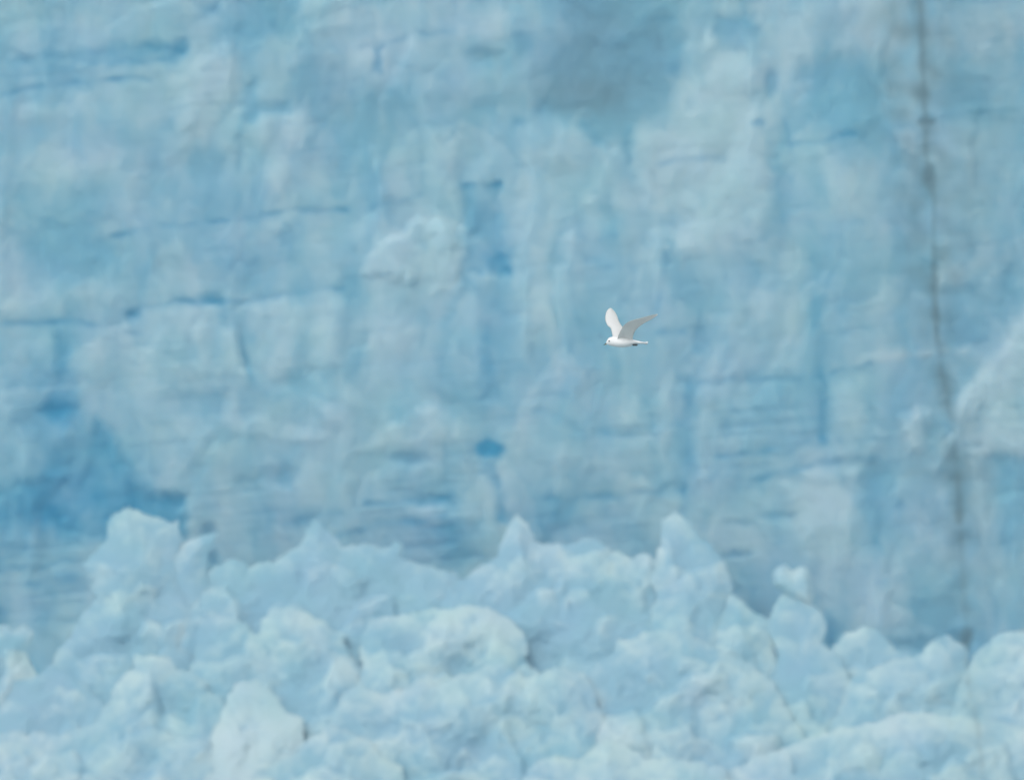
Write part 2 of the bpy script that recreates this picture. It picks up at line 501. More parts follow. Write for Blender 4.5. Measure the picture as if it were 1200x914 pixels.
E(245, 625, 10, 16, dp=.35, h=-.3)
E(248, 655, 9, 12, dp=.35, h=-.3)
P([(-30, 620), (92, 615), (110, 640), (98, 740), (-30, 740)], 10, h=-.3, fr=-.15, ly=.9, dp=.12)
Ln([(-20, 672), (40, 664), (92, 655)], 2.4, h=-.2, dp=.32)
E(35, 685, 14, 5, dp=.35)
E(82, 676, 16, 8, dp=.25)
Ln([(-20, 706), (50, 704)], 2.4, h=-.2, dp=.3)
E(0, 720, 10, 16, dp=.3)
# --- middle
P([(398, 535), (440, 510), (486, 476), (512, 472), (532, 488), (552, 508), (546, 524), (490, 528), (440, 530)], 7, h=.35, fr=.55, grad=-.6)
P([(556, 519), (570, 514), (587, 520), (589, 527), (580, 537), (567, 535), (558, 529)], 4, h=-.1, dp=1.0, fr=-.4)
E(574, 526, 22, 12, h=-.1, dp=.75)
P([(566, 536), (584, 536), (588, 560), (596, 615), (584, 615), (572, 560)], 6, h=-.3, fr=-.3, dp=.50)
E(480, 537, 36, 8, h=-.3, dp=.32)
P([(396, 552), (560, 540), (570, 660), (520, 672), (420, 640)], 14, h=-.2, ly=.8, dp=.10)
E(504, 586, 32, 9, h=-.35, dp=.40)
Ln([(430, 592), (480, 588), (530, 580)], 3.5, h=-.2, dp=.28)
Ln([(400, 628), (450, 612), (520, 606)], 3.5, h=-.25, dp=.34)
P([(480, 610), (562, 606), (572, 655), (540, 672), (500, 655)], 6, h=-.25, fr=-.2, dp=.22)
Ln([(330, 615), (400, 600)], 4, h=-.2, dp=.25)
E(362, 600, 26, 8, dp=.2)
P([(600, 600), (650, 585), (760, 590), (770, 650), (700, 640), (640, 640)], 10, h=-.45, fr=-.2, dp=.18, ly=.5)
Ln([(630, 582), (700, 582), (800, 574)], 4.5, h=-.3, dp=.32)
E(655, 600, 20, 20, dp=.2, fr=-.2)
Ln([(590, 490), (640, 480), (690, 508), (800, 495)], 4, h=-.2, dp=.16)
E(680, 510, 14, 8, dp=.2)
E(735, 510, 30, 5, dp=.2, h=-.1)
P([(796, 440), (816, 440), (812, 560), (806, 608), (794, 608), (800, 520)], 8, h=-.3, dp=.40, fr=-.2)
E(822, 392, 14, 18, h=-.35, dp=.38)
E(818, 408, 10, 8, dp=.35)
P([(775, 385), (810, 380), (812, 430), (780, 430)], 8, h=-.2, dp=.14)
Ln([(770, 390), (800, 386)], 3, dp=.3, h=-.12)
P([(765, 470), (790, 440), (788, 560), (770, 560)], 7, h=.3, fr=.35)
P([(728, 485), (745, 468), (765, 480), (760, 500), (725, 500)], 5, h=.3, fr=.35)
P([(620, 510), (700, 520), (790, 505), (790, 545), (720, 560), (640, 550)], 12, h=.25, fr=.30, ly=.3)
E(650, 362, 44, 44, h=.25, fr=.22)
E(450, 385, 44, 32, h=.2, fr=.28)
E(410, 335, 16, 26, h=-.25, dp=.22)
P([(544, 330), (566, 322), (572, 450), (548, 470)], 7, h=.3, fr=.35)
# --- middle right
P([(946, 344), (966, 344), (972, 400), (974, 520), (956, 520), (952, 400)], 8, h=-.2, dp=.28, fr=-.2)
P([(960, 440), (972, 438), (972, 520), (956, 520)], 6, h=-.1, dp=.26)
E(963, 516, 9, 9, dp=.3)
P([(845, 335), (945, 340), (950, 440), (850, 445)], 10, h=.3, fr=.25)
Ln([(808, 452), (860, 444), (958, 442)], 2.6, h=-.2, dp=.22, dr=.05)
Ln([(965, 392), (1000, 390)], 3, dp=.2, h=-.1)
Ln([(978, 436), (1020, 424)], 3.4, h=-.2, dp=.34)
Ln([(1000, 423), (1060, 414), (1130, 409)], 4, h=.2, fr=.6)
P([(975, 445), (998, 445), (1040, 510), (1020, 540), (972, 540)], 5, h=.35, fr=.28)
P([(826, 470), (880, 470), (960, 470), (955, 560), (850, 575), (830, 540)], 14, ly=.8, dp=.08)
Ln([(842, 533), (880, 530), (950, 518)], 3, dp=.32, h=-.2)
Ln([(836, 562), (900, 558), (950, 546)], 4, dp=.34, h=-.2)
E(852, 502, 9, 16, dp=.32, h=-.25)
E(868, 612, 22, 5, dp=.25, h=-.15)
E(910, 604, 26, 6, dp=.30, h=-.15)
E(862, 650, 26, 5, dp=.32, h=-.15)
E(860, 690, 10, 12, dp=.32, h=-.2)
P([(826, 440), (838, 415), (844, 450), (826, 520), (834, 600), (818, 600), (816, 470)], 5, h=.3, fr=.30)
P([(918, 566), (945, 550), (1014, 540), (1010, 600), (996, 655), (970, 700), (948, 640)], 7, h=.4, fr=.38)
P([(1014, 540), (1056, 540), (1052, 620), (1030, 650), (1000, 650)], 7, h=-.4, fr=-.2, dp=.16)
E(1056, 590, 8, 9, dp=.4, h=-.2)
Ln([(960, 540), (1030, 536)], 3, dp=.22, h=-.12)
Ln([(985, 515), (1050, 514)], 4, dp=.22, h=-.15)
P([(1058, 488), (1076, 476), (1092, 480), (1088, 530), (1064, 532)], 5, h=.6, fr=.45)
P([(1094, 508), (1128, 500), (1118, 532), (1100, 548)], 4, h=.7, fr=.45, dr=.12)
P([(1130, 526), (1160, 528), (1162, 600), (1157, 640), (1144, 606)], 5, h=.4, fr=.35, dr=.05)
P([(1340, 280), (1240, 325), (1201, 358), (1178, 388), (1152, 430), (1128, 446), (1114, 480), (1122, 520), (1150, 534), (1240, 538), (1340, 540)], 7, h=.55, fr=1.0, dr=-.12, grad=-.9, rough=.4)
P([(1100, 480), (1150, 440), (1165, 450), (1130, 500), (1110, 515)], 8, h=.3, fr=.25)
P([(1108, 530), (1132, 530), (1146, 600), (1148, 640), (1110, 640)], 8, h=-.4, fr=-.3, dr=.22)
P([(1162, 530), (1240, 530), (1240, 650), (1165, 650)], 8, h=-.3, dp=.14, fr=-.1)
P([(1056, 640), (1078, 616), (1112, 624), (1124, 700), (1050, 742), (1006, 740), (1012, 700)], 10, h=.4, fr=.35)
Ln([(1030, 682), (1062, 680)], 3, dp=.28, h=-.15)
P([(1028, 752), (1060, 744), (1100, 742), (1140, 736), (1156, 748), (1130, 770), (1080, 766)], 6, h=-.5, dp=.25, dr=.25, fr=-.3)
P([(962, 700), (990, 735), (980, 766), (964, 756)], 5, h=-.5, dp=.42)
P([(860, 640), (905, 650), (905, 705), (865, 700)], 8, h=-.2, dp=.14)
# --- the dirty crack
CR = [(1079, -60), (1080, 0), (1081, 50), (1084, 100), (1085, 142), (1086, 180), (1091, 205), (1096, 232), (1095, 300), (1096, 350), (1100, 400),
      (1106, 440), (1111, 470), (1118, 505), (1122, 545), (1125, 590), (1128, 650), (1130, 700), (1133, 745), (1134, 800), (1145, 850), (1158, 960)]
Ln(CR, 22, h=-.35, dr=.20, fr=-.05)
Ln(CR[:9], 50, dr=.13)
Ln([(1020, 20), (1075, 30), (1060, 70), (1070, 110)], 26, dr=.16, fr=.2)
Ln(CR, 3.0, h=-.10, dr=.12)
Ln([(x + .5, y) for x, y in CR], 2.6, dr=.14, even=True)
Ln([(x + .5, y) for x, y in CR[:11]], 2.0, dr=.30, even=True)
for (cx, cy, rx, ry, s) in ((1090, 203, 7, 16, .7), (1085, 141, 10, 4, .5), (1096, 322, 5, 14, .5), (1098, 370, 5, 26, .35), (1108, 450, 14, 30, .3),
                            (1125, 604, 6, 9, .6), (1133, 745, 10, 10, .6), (1134, 790, 4, 9, .5)):
    E(cx, cy, rx * 1.05, ry * 1.1, h=-.1, dr=s * .85)

layw = np.clip(layw, 0, 1.2)
ll = np.clip(lay * 0.9 + lay2 * 0.5, -1, 1)
H += 0.045 * layw * ll
deep += layw * 0.42 * np.clip(-ll - 0.05, 0, 1) + 0.08 * layw * 0
# clear blue ice shows in the joints between blocks, frost on the proud faces
frost_and_light = np.clip(frost_and_light, -0.15, 1.15)
deep = np.clip(deep, 0, 1); H *= 0.82
dirt = np.clip(dirt, 0, 0.8)

zz = CAMZ + WALL * (RISE + (457.0 - V) * K)
Y = WALL - H + (zz - 6) * 0.05
X, Z = (U - 600) * K * WALL, zz
nv, nu = U.shape
idx = np.arange(nv * nu, dtype=np.int32).reshape(nv, nu)
quads = np.stack([idx[1:, :-1], idx[1:, 1:], idx[:-1, 1:], idx[:-1, :-1]], -1).reshape(-1, 4)
cliff = mesh_from("glacier_cliff", np.stack([X, Y, Z], -1).reshape(-1, 3), quads, ICE, dict(frost_and_light=frost_and_light, deep=deep, dirt=dirt))
tag(cliff, "tall pale blue wall of layered glacier ice with a dirty vertical crack", kind="structure")

# glacier top behind the edge, and the sea in front of the foot
tx = np.linspace(-90, 95, 90); ty = np.linspace(0, 1, 40) ** 1.6 * 250
TX, TY = np.meshgrid(tx, ty)
top_z = float(zz[0, 0])
TX = TX * (1 + TY / 300)
TZ = top_z - 0.3 + 0.02 * TY + np.minimum(TY, 20) / 20 * 2.5 * fbm(TX / 9, TY / 9, 301, 4)
i2 = np.arange(TX.size, dtype=np.int32).reshape(TX.shape)
q2 = np.stack([i2[:-1, :-1], i2[:-1, 1:], i2[1:, 1:], i2[1:, :-1]], -1).reshape(-1, 4)
gt = mesh_from("glacier_top", np.stack([TX, WALL + 1.0 + TY, TZ], -1).reshape(-1, 3), q2, SNOW,
               dict(frost_and_light=np.full(TX.size, .8), deep=np.zeros(TX.size), dirt=np.zeros(TX.size)))
tag(gt, kind="structure")
sea_m, st, sp = node_mat("sea_water")
sp.inputs["Base Color"].default_value = (0.36, 0.46, 0.49, 1); sp.inputs["Roughness"].default_value = 0.12
wn = st.nodes.new("ShaderNodeTexNoise"); wn.inputs["Scale"].default_value = 0.5; wn.inputs["Detail"].default_value = 5
wt = st.nodes.new("ShaderNodeTexCoord"); wb = st.nodes.new("ShaderNodeBump"); wb.inputs["Distance"].default_value = 0.3
st.links.new(wt.outputs["Object"], wn.inputs["Vector"]); st.links.new(wn.outputs["Fac"], wb.inputs["Height"]); st.links.new(wb.outputs[0], sp.inputs["Normal"])
sea = mesh_from("sea", [(-990, -690, 0), (990, -690, 0), (990, 590, 0), (-990, 590, 0)], [[0, 1, 2, 3]], sea_m)
tag(sea, kind="structure")


# ---------------------------------------------------------------- fallen ice at the foot
def heap(name, pts, y, label, group=None, T=2.0, R=45, tilt=0.010, fr=.5, seed=1, step=2.0, cat="ice mound", lump=1.0, rough=1.0, tone=0.0, kind=None, foot=80, flare=0.45):
    """a body of ice with the traced outline, rounded front and back, y metres away at its top"""
    if foot:                     # the foot of the body runs on down behind the mounds in front of it
        ys = [q[1] for q in pts]; y0, y1 = min(ys), max(ys)
        cx_ = sum(q[0] for q in pts) / len(pts)
        t_ = lambda b_: max(0, min(1, ((b_ - y0) / (y1 - y0) - .45) / .4))
        pts = [(cx_ + (a_ - cx_) * (1 + flare * t_(b_)), b_ + foot * t_(b_)) for a_, b_ in pts]
    p = np.array(pts, float)
    lo = p.min(0) - 12; hi = p.max(0) + 12
    cu = np.arange(lo[0], hi[0], step); cv = np.arange(lo[1], min(hi[1], 1010), step)
    u, v = np.meshgrid(cu, cv)

    def field(u, v):
        return (poly_sdf(u, v, pts) + rough * (6.5 * fbm(u / 34, v / 34, seed + 500, 2) + 5.0 * (bumps(u / 18, v / 18, seed + 510) - .5) + 2.6 * (bumps(u / 8, v / 8, seed + 511) - .5) + 2.2 * gnoise(u / 5, v / 5, seed + 520)))
    s = field(u, v)
    gy, gx = np.gradient(s, step)
    g2 = np.maximum(gx * gx + gy * gy, 0.3)
    rim = (s < 0) & (s > -step * 1.5)
    un = np.where(rim, u - s * gx / g2, u); vn = np.where(rim, v - s * gy / g2, v)
    ok = s > -step * 1.5
    cell = ok[:-1, :-1] & ok[1:, :-1] & ok[:-1, 1:] & ok[1:, 1:]
    cell &= (s[:-1, :-1] > 0) | (s[1:, :-1] > 0) | (s[:-1, 1:] > 0) | (s[1:, 1:] > 0)
    d = np.maximum(s, 0)
    T *= 0.10 if foot else 0.5; R = min(R, 60 if foot else 13); tilt = 0.015
    y = 297.9 - (297.6 - y) * 0.26 - (p[:, 1].min() - 600) * tilt    # every body rests on the same slope
    r = np.clip(d / R, 0, 1)
    prof = r * (2 - r)
    def soft(f, n):
        for ax in (0, 1, 0, 1):
            pad = [(n, n) if i == ax else (0, 0) for i in (0, 1)]
            g = np.pad(f, pad, mode='edge'); c_ = np.cumsum(g, axis=ax); c_ = np.insert(c_, 0, 0, axis=ax)
            m_ = f.shape[ax]; w_ = 2 * n + 1
            f = (np.take(c_, range(w_, w_ + m_), ax) - np.take(c_, range(0, m_), ax)) / w_
        return f
    prof = soft(prof, 1)
    a = sstep(0, 46, d) if foot else np.clip(d / 9, 0, 1)
    a2 = np.clip(d / 5, 0, 1)
    qu = u + 9 * fbm(u / 40, v / 40, seed + 3, 2); qv = v + 9 * fbm(u / 40, v / 40, seed + 4, 2)
    rel = lump * (0.20 * swells(qu / 70, qv / 60, seed + 15) + 0.06 * swells(qu / 26, qv / 23, seed + 16) + 0.025 * swells(qu / 12, qv / 11, seed + 7) + 0.02 * fbm(qu / 9, qv / 9, seed + 17, 2))
    d1, d2, d3 = lit_tongues(qu / 92, qv / 70, seed + 21), lit_tongues(qu / 36, qv / 30, seed + 22), lit_tongues(qu / 15, qv / 13, seed + 23)
    d4 = lit_tongues(qu / 8, qv / 7, seed + 24)
    rel += lump * (0.30 * soft(d1, 1) + 0.075 * soft(d2, 1) + 0.035 * d3 + 0.02 * d4)
    rel += 0.35 * fbm(u / 120, v / 120, seed + 9, 2)
    front = T * prof + a * rel + a2 * 0.02 * fbm(u / 7, v / 7, seed + 10, 2)
    drop = (v - p[:, 1].min()) * tilt
    yf = y - drop - front
    rb = np.clip(d / 38, 0, 1)
    yb = y - drop + 1.5 * np.sqrt(rb * (2 - rb))
    outside = s <= 0
    yf = np.where(outside, y - drop, yf); yb = np.where(outside, y - drop, yb)
    # the outline is fixed at the distance of the rim; the body keeps real size at every depth
    x, z = world_xz(un, vn, y - drop)
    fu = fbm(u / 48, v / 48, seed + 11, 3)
    # light along the upper edges is painted into the colour, fading below
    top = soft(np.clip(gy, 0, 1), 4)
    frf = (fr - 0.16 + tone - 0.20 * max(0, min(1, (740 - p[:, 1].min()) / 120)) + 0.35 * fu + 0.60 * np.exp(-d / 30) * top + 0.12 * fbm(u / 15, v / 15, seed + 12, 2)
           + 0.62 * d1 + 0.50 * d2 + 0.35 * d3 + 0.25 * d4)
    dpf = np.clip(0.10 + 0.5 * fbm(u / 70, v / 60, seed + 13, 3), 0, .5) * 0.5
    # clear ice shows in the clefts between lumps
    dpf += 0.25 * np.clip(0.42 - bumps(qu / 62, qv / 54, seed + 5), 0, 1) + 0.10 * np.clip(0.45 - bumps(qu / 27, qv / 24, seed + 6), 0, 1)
    dl = np.exp(-(line_dist(u, v, CR) / 3.0) ** 2) * 0.55 * (0.5 + gnoise(u / 11, v / 11, 77)) + np.exp(-(line_dist(u, v, CR) / 26) ** 2) * 0.14 + np.exp(-(line_dist(u, v, [(1040, 832), (1070, 826), (1110, 822), (1135, 826)]) / 5) ** 2) * 0.3 * np.clip(0.4 + gnoise(u / 9, v / 9, 78), 0, 1)
    n = u.size
    ids = np.arange(n, dtype=np.int64).reshape(u.shape)
    fq = np.stack([ids[1:, :-1], ids[1:, 1:], ids[:-1, 1:], ids[:-1, :-1]], -1)[cell]
    bq = (np.stack([ids[:-1, :-1], ids[:-1, 1:], ids[1:, 1:], ids[1:, :-1]], -1)[cell])
    rimv = outside.ravel()
    bq = np.where(rimv[bq], bq, bq + n)
    co = np.concatenate([np.stack([x, yf, z], -1).reshape(-1, 3), np.stack([x, yb, z], -1).reshape(-1, 3)])
    q = np.concatenate([fq, bq])
    used = np.unique(q); remap = np.full(2 * n, -1); remap[used] = np.arange(len(used))
    at = {k: np.concatenate([w.ravel(), w.ravel()])[used] for k, w in dict(frost_and_light=np.clip(frf, -.1, 1.15), deep=np.clip(dpf, 0, 1), dirt=np.clip(dl, 0, .8)).items()}
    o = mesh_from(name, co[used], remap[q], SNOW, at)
    tag(o, label, cat if not kind else None, group, kind)
    return o


# slope of small debris under and behind the mounds, down to the sea
su = axis(-40, 1240, 3.0, -2600, 3800); sv = axis(690, 960, 3.0, 690, 1260)
SU, SV = np.meshgrid(su, sv)
line = 818 + 30 * fbm(SU / 110, SU * 0 + .37, 401, 4)
tt = (SV - 690)
SY = 298.3 - (SV - 600) * 0.015 - 0.3 * swells(SU / 60, SV / 50, 402) - 0.1 * swells(SU / 25, SV / 22, 403)
SY = np.where(SV < line, SY + (line - SV) * 0.22, SY)
SX = (SU - 600) * K * WALL; SZ = CAMZ + WALL * (RISE + (457 - SV) * K)
i3 = np.arange(SU.size, dtype=np.int32).reshape(SU.shape)
q3 = np.stack([i3[1:, :-1], i3[1:, 1:], i3[:-1, 1:], i3[:-1, :-1]], -1).reshape(-1, 4)
sl = mesh_from("ice_debris_slope", np.stack([SX, SY, SZ], -1).reshape(-1, 3), q3, SNOW,
               dict(frost_and_light=.35 + .4 * fbm(SU / 60, SV / 50, 405, 3) + .5 * lit_tongues(SU / 50, SV / 42, 407), deep=np.clip(.3 * fbm(SU / 60, SV / 60, 406, 3), 0, 1), dirt=np.zeros(SU.size)))  # lit upper edges painted into the slope's colour
tag(sl, kind="structure")

G = "mounds of fallen ice at the foot of the wall"
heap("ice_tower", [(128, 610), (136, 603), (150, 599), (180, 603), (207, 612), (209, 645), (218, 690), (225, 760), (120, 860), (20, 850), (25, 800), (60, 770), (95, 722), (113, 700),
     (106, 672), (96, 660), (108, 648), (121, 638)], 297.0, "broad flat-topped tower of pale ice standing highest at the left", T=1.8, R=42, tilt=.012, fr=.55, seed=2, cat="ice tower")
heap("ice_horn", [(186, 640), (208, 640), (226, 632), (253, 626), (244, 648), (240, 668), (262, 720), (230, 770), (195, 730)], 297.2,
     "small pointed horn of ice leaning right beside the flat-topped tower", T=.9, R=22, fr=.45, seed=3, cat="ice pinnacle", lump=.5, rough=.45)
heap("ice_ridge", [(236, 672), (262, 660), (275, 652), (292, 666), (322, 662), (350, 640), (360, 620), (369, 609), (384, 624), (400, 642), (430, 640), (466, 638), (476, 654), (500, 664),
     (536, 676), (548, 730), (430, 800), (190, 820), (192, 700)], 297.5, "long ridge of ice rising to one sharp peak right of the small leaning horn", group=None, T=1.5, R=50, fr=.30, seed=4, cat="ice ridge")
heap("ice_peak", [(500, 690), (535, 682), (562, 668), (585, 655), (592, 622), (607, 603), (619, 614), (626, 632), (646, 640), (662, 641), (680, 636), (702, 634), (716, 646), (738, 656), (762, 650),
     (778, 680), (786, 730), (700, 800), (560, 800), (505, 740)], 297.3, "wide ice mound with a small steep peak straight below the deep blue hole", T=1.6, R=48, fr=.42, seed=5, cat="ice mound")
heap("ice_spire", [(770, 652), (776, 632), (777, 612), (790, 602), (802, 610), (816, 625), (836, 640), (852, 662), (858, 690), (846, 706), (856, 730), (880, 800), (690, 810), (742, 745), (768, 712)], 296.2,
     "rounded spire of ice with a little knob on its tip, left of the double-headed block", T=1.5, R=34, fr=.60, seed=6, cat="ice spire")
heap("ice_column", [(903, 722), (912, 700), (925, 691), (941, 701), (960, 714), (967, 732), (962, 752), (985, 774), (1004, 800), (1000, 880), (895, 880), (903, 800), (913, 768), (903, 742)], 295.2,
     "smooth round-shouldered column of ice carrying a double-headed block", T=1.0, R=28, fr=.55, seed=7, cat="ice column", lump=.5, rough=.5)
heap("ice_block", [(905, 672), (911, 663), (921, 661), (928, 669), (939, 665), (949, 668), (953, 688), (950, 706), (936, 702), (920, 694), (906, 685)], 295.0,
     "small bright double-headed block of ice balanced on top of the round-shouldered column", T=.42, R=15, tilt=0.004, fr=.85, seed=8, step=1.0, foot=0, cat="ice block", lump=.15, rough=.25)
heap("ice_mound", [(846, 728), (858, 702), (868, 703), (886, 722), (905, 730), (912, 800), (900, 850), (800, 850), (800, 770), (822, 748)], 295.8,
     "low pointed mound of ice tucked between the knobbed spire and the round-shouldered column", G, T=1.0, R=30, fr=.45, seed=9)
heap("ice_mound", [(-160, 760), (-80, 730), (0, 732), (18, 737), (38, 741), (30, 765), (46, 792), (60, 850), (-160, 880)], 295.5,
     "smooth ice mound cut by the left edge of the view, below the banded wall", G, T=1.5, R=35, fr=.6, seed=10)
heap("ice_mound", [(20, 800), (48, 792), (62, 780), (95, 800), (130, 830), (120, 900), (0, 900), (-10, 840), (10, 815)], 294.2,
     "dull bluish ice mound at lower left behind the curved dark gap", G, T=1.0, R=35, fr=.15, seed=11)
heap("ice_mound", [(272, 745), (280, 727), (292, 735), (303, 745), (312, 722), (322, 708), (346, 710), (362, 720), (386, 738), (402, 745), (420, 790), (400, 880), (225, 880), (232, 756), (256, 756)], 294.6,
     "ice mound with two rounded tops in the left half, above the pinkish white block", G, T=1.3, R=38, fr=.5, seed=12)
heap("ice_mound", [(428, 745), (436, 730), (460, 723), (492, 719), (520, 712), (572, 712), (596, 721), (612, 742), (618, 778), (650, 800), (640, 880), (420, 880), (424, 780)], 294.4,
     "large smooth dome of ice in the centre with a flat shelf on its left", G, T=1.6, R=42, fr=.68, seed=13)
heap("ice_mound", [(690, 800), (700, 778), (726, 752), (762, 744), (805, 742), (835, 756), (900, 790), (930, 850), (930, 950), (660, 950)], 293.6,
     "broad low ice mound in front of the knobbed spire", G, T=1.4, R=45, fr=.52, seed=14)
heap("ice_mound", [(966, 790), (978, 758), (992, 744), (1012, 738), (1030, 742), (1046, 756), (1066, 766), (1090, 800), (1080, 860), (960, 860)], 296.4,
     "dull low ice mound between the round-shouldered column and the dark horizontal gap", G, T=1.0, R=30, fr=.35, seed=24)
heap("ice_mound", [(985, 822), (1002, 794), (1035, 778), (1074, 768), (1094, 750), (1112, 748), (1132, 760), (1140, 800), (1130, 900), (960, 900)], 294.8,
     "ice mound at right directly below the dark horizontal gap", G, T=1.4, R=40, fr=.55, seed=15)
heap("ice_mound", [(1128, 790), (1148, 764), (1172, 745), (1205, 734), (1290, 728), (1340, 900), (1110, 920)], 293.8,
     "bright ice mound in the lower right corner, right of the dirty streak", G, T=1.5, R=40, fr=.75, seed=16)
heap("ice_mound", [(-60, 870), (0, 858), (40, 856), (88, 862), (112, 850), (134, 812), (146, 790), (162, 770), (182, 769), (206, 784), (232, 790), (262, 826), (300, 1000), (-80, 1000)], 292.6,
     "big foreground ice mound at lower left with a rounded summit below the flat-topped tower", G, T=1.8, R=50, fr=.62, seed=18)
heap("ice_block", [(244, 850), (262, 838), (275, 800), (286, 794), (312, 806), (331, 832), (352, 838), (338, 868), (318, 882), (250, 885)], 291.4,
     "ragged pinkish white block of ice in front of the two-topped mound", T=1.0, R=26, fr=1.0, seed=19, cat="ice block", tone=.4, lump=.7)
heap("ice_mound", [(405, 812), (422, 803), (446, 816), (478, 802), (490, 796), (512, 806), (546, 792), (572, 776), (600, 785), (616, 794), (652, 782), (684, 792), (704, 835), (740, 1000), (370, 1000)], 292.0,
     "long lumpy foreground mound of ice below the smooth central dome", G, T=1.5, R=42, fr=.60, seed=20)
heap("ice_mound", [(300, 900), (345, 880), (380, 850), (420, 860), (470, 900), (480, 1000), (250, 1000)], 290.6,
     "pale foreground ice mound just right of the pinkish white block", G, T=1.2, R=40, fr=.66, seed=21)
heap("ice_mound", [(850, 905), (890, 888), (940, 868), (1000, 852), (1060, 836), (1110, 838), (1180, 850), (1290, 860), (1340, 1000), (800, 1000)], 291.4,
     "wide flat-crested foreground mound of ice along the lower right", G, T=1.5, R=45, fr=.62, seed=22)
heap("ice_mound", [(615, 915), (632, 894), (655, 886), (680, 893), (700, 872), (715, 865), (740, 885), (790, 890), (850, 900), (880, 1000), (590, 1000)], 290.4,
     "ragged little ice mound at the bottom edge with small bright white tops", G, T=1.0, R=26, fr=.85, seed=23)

# ---------------------------------------------------------------- thin mist between the ship and the ice
hm = bpy.data.materials.new("mist"); hm.use_nodes = True
ht = hm.node_tree; ht.nodes.remove(ht.nodes["Principled BSDF"])
pv = ht.nodes.new("ShaderNodeVolumePrincipled"); pv.inputs["Color"].default_value = (0.78, 0.92, 1.0, 1)
pv.inputs["Density"].default_value = HAZE; pv.inputs["Anisotropy"].default_value = 0.3
ht.links.new(pv.outputs[0], ht.nodes["Material Output"].inputs["Volume"])
hb = [(x, y, z) for x in (-1000, 1000) for y in (-700, 600) for z in (-1.0, 56.0)]
me = bpy.data.meshes.new("haze")
me.from_pydata(hb, [], [(0, 1, 3, 2), (4, 6, 7, 5), (0, 4, 5, 1), (2, 3, 7, 6), (0, 2, 6, 4), (1, 5, 7, 3)]); me.update()
me.materials.append(hm)
ho = bpy.data.objects.new("haze", me); C.objects.link(ho); tag(ho, kind="stuff")

# ---------------------------------------------------------------- the gull
M_BIRD = 12.0        # drawing units of the gull per reference pixel
BC = (730.0, 385.0)


def bp(a, b, dy=0.0):
    """gull drawing units (12 per reference pixel, origin at pixel 690,345) to local metres"""
    x, z = world_xz(690 + a / M_BIRD, 345 + b / M_BIRD, BIRD)
    return (x - BX, dy, z - BZ)


BX, BZ = world_xz(690 + 450 / M_BIRD, 345 + 660 / M_BIRD, BIRD)
white = plain("white_plumage", (0.80, 0.82, 0.825), 0.75, 0.15, 0.03, 40)
black = plain("black_leg_skin", (0.025, 0.028, 0.03), 0.5, 0.4, 0.2, 90)
billm = plain("grey_bill_horn", (0.05, 0.065, 0.07), 0.4, 0.4, 0.3, 90)
billt = plain("yellowish_bill_tip", (0.40, 0.38, 0.20), 0.4, 0.4, 0.2, 90)
eyem = plain("dark_eye", (0.012, 0.01, 0.01), 0.08, 0.6, 0.0)
_t = white.node_tree; _p = _t.nodes["Principled BSDF"]; _o = _t.nodes["Material Output"]
_tr = _t.nodes.new("ShaderNodeBsdfTranslucent"); _tr.inputs["Color"].default_value = (.86, .87, .82, 1)
_mx = _t.nodes.new("ShaderNodeMixShader"); _mx.inputs[0].default_value = 0.48
_at = _t.nodes.new("ShaderNodeAttribute"); _at.attribute_name = "thin"; _t.links.new(_at.outputs["Fac"], _mx.inputs[0])
_t.links.new(_p.outputs[0], _mx.inputs[1]); _t.links.new(_tr.outputs[0], _mx.inputs[2]); _t.links.new(_mx.outputs[0], _o.inputs[0])
gull = bpy.data.objects.new("gull", None)
gull.empty_display_size = 0.2
gull.location = (BX, BIRD, BZ)
C.objects.link(gull)
tag(gull, "pure white gull with raised wings and tucked black feet flying left past the ice wall", "bird")


def part(o, parent=gull):
    o.parent = parent
    return o


def loft(name, rings, mat, caps=True):
    """rings: list of equal-length point lists"""
    n = len(rings[0]); co = [p for r in rings for p in r]; q = []
    for i in range(len(rings) - 1):
        for j in range(n):
            a = i * n + j; b = i * n + (j + 1) % n
            q.append((a, b, b + n, a + n))
    me = bpy.data.meshes.new(name)
    faces = list(q)
    if caps:
        faces.append(tuple(range(n - 1, -1, -1))); faces.append(tuple((len(rings) - 1) * n + j for j in range(n)))
    me.from_pydata(co, [], faces); me.update(); me.shade_smooth(); me.materials.append(mat)
    o = bpy.data.objects.new(name, me); C.objects.link(o)
    return o


def curve(pts, t):
    """Catmull-Rom through points of any dimension, t in 0..1"""
    pts = np.array(pts, float); n = len(pts) - 1
    s = min(max(t, 0), 0.999999) * n; i = int(s); f = s - i
    p0, p1, p2, p3 = pts[max(i - 1, 0)], pts[i], pts[i + 1], pts[min(i + 2, n)]
    return 0.5 * ((2 * p1) + (-p0 + p2) * f + (2 * p0 - 5 * p1 + 4 * p2 - p3) * f * f + (-p0 + 3 * p1 - 3 * p2 + p3) * f ** 3)


# body: stations (along, top, bottom, half width in m)
ST = [(243, 676, 690, .005), (254, 650, 702, .018), (274, 621, 712, .028), (305, 603, 721, .034), (345, 596, 730, .039), (395, 598, 739, .048), (450, 603, 744, .056),
      (505, 609, 743, .058), (555, 618, 735, .054), (605, 632, 715, .045), (655, 645, 698, .035), (700, 655, 690, .024), (730, 660, 687, .016)]
rings = []
for i in range(49):
    a, t, b, w = curve(ST, i / 48)
    ring = []
    for j in range(28):
        th = 2 * math.pi * j / 28
        cy, cz = math.cos(th), math.sin(th)
        ring.append(bp(a, (t + b) / 2 - cz * (b - t) / 2, cy * w * (1 - 0.12 * cz)))
    rings.append(ring)
body = part(loft("body", rings, white))
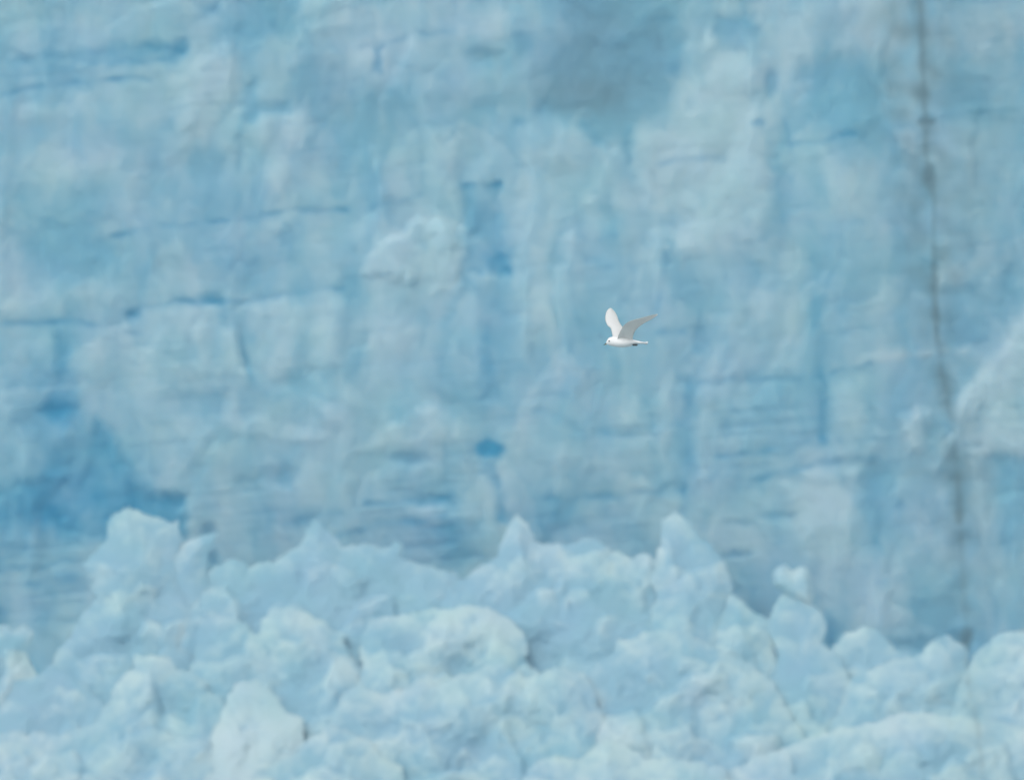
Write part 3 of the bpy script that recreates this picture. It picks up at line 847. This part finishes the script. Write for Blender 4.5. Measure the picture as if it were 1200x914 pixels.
# vent feathers
vr = []
for i in range(13):
    t = i / 12; r = math.sin(math.pi * t) ** .6
    vr.append([bp(505 + 105 * t, 724 + 4 * math.sin(th) * -1 + r * 17 * math.sin(th), 0.024 * r * math.cos(th)) for th in np.linspace(0, 2 * math.pi, 14, endpoint=False)])
part(loft("vent_feathers", vr, white))


def wing(name, lead, trail, thick):
    """lead/trail: (a, b, depth m) from root to tip; a closed cambered blade with feathered rear edge"""
    NS, NC = 60, 22
    up, dn = [], []
    for i in range(NS + 1):
        s = i / NS
        l = curve(lead, s); r = curve(trail, s)
        pl = np.array(bp(l[0], l[1], l[2])); pr = np.array(bp(r[0], r[1], r[2]))
        l2 = curve(lead, min(s + .02, 1)); l0 = curve(lead, max(s - .02, 0))
        sp = np.array(bp(*l2)) - np.array(bp(*l0)); ch = pr - pl
        nn = np.cross(sp, ch); nn /= np.linalg.norm(nn) + 1e-9
        if nn[2] < 0: nn = -nn
        if name_far(name) is False and nn[1] < 0 and abs(nn[2]) < .2: nn = -nn
        L = np.linalg.norm(ch)
        ru, rd = [], []
        feather = 0.5 + 0.5 * math.cos(2 * math.pi * s * 17)
        for j in range(NC + 1):
            c = j / NC
            prof = 2.6 * (math.sqrt(c) * .55 - .32 * c - .23 * c * c)
            th = thick * (1 - 0.82 * s) * max(prof, 0)
            camber = (0.09 if lead[0][2] > 0 else 0.17) * L * math.sin(math.pi * c ** .8)
            ext = 1 + (0.035 * (feather - .5)) * (c ** 6)
            ridge = 0.0010 * (feather - .5) * sstep(.35, .9, np.float64(c))
            base = pl + ch * c * ext + nn * camber
            ru.append(base + nn * (th + ridge)); rd.append(base - nn * (th * .35 + 0.0008 * math.sin(math.pi * c)) + nn * ridge)
        up.append(ru); dn.append(rd)
    rings = [u + d[::-1][1:-1] for u, d in zip(up, dn)]
    o = loft(name, [[tuple(p) for p in r] for r in rings], white)
    # flight feathers let the light through, the arm and its coverts do not
    n = len(rings[0]); cc = np.array([j / NC if j <= NC else (n - j) / NC for j in range(n)])
    ss = np.arange(NS + 1) / NS
    th = np.clip(0.26 + 0.14 * sstep(.15, 1.0, cc)[None, :] + 0.10 * sstep(.45, 1.0, ss)[:, None], 0, .5)
    at = o.data.attributes.new("thin", 'FLOAT', 'POINT'); at.data.foreach_set("value", th.ravel().astype(np.float32))
    return o


def name_far(n): return None


# far wing: upper side to the light; near wing: shaded underside to the camera
far_lead = [(335, 628, .030), (330, 560, .075), (308, 470, .15), (262, 420, .21), (233, 340, .28), (243, 245, .35), (272, 192, .39), (302, 168, .405)]
far_trail = [(452, 640, .030), (468, 560, .075), (482, 470, .13), (452, 410, .19), (424, 350, .25), (398, 270, .32), (360, 208, .375), (322, 170, .405)]
near_lead = [(398, 650, -.030), (408, 600, -.060), (448, 520, -.12), (488, 448, -.18), (565, 398, -.25), (680, 368, -.33), (820, 332, -.41), (952, 304, -.47)]
near_trail = [(622, 664, -.022), (618, 620, -.045), (632, 560, -.10), (664, 505, -.16), (715, 462, -.23), (790, 416, -.31), (878, 374, -.39), (958, 324, -.468)]
part(wing("wing", far_lead, far_trail, .014))
part(wing("wing", near_lead, near_trail, .021))

# tail: a flat fan of feathers held nearly edge-on
tr = []
for i in range(25):
    t = i / 24
    a = 665 + 160 * t
    mid = 676 + 10 * t
    w = 0.022 + 0.035 * t
    hh = 18 * (1 - t) + 6 + 15 * max(0, t - .72) / .28
    ring = []
    for j in range(36):
        th = 2 * math.pi * j / 36
        notch = (8 * (math.cos(th * 6) * .5 + .5) - 10 * abs(math.sin(th))) * t ** 4
        ring.append(bp(a + notch + 10 * t ** 4 * math.sin(th), mid - math.sin(th) * hh, math.cos(th) * w))
    tr.append(ring)
part(loft("tail", tr, white))

# bill: two curved mandibles, paler towards the tip
ur, lr, tipr = [], [], []
for i in range(11):
    t = i / 10
    a = 264 - 60 * t; b = 682 + 22 * t + 14 * t * t; r = (1 - t * t) * 9 + 2
    ur.append([bp(a, b - r * .9 * math.sin(th), .0075 * (1.15 - t) * math.cos(th)) for th in np.linspace(0, 2 * math.pi, 12, endpoint=False)])
    a = 262 - 38 * t; b = 694 + 20 * t + 2 * t * t; r = (1 - t) * 6 + 1.6
    lr.append([bp(a, b - r * .9 * math.sin(th), .0065 * (1.1 - t) * math.cos(th)) for th in np.linspace(0, 2 * math.pi, 12, endpoint=False)])
bill = part(loft("bill", ur, billm)); lo_b = loft("lower_mandible", lr, billt); lo_b.parent = bill


def ball(name, c, r, mat, parent, sq=(1, 1, 1)):
    rings = []
    for i in range(1, 12):
        ph = math.pi * i / 12
        rings.append([(c[0] + r * sq[0] * math.cos(ph), c[1] + r * sq[1] * math.sin(ph) * math.cos(th), c[2] + r * sq[2] * math.sin(ph) * math.sin(th)) for th in np.linspace(0, 2 * math.pi, 14, endpoint=False)])
    o = loft(name, rings, mat); o.parent = parent
    return o


for s in (-1, 1):
    ball("eye", bp(286, 660, s * .0275), .0078, eyem, gull)
# tucked feet: leg stub, closed foot with three toes and webs
for k, s in enumerate((-1, 1)):
    fr_ = []
    for i in range(15):
        t = i / 14; r = math.sin(math.pi * (0.06 + .90 * t)) ** .5
        fr_.append([bp(612 + 70 * t, 709 + 3 * math.sin(math.pi * t) + 2 * t - r * 13 * math.sin(th) * (1 + .15 * math.sin(3 * math.pi * t)), s * .016 + .012 * r * math.cos(th) * (1 + .25 * math.cos(3 * th))) for th in np.linspace(0, 2 * math.pi, 18, endpoint=False)])
    ft = part(loft("foot", fr_, black))
    for q in (-1, 0, 1):
        tip = []
        for i in range(7):
            t = i / 6
            tip.append([bp(668 + 20 * t, 712 + q * 5 + 3 * t - 3.2 * (1 - .7 * t) * math.sin(th), s * .014 + q * .004 + .0022 * (1 - .7 * t) * math.cos(th)) for th in np.linspace(0, 2 * math.pi, 8, endpoint=False)])
        tl = loft("toe", tip, black); tl.parent = ft
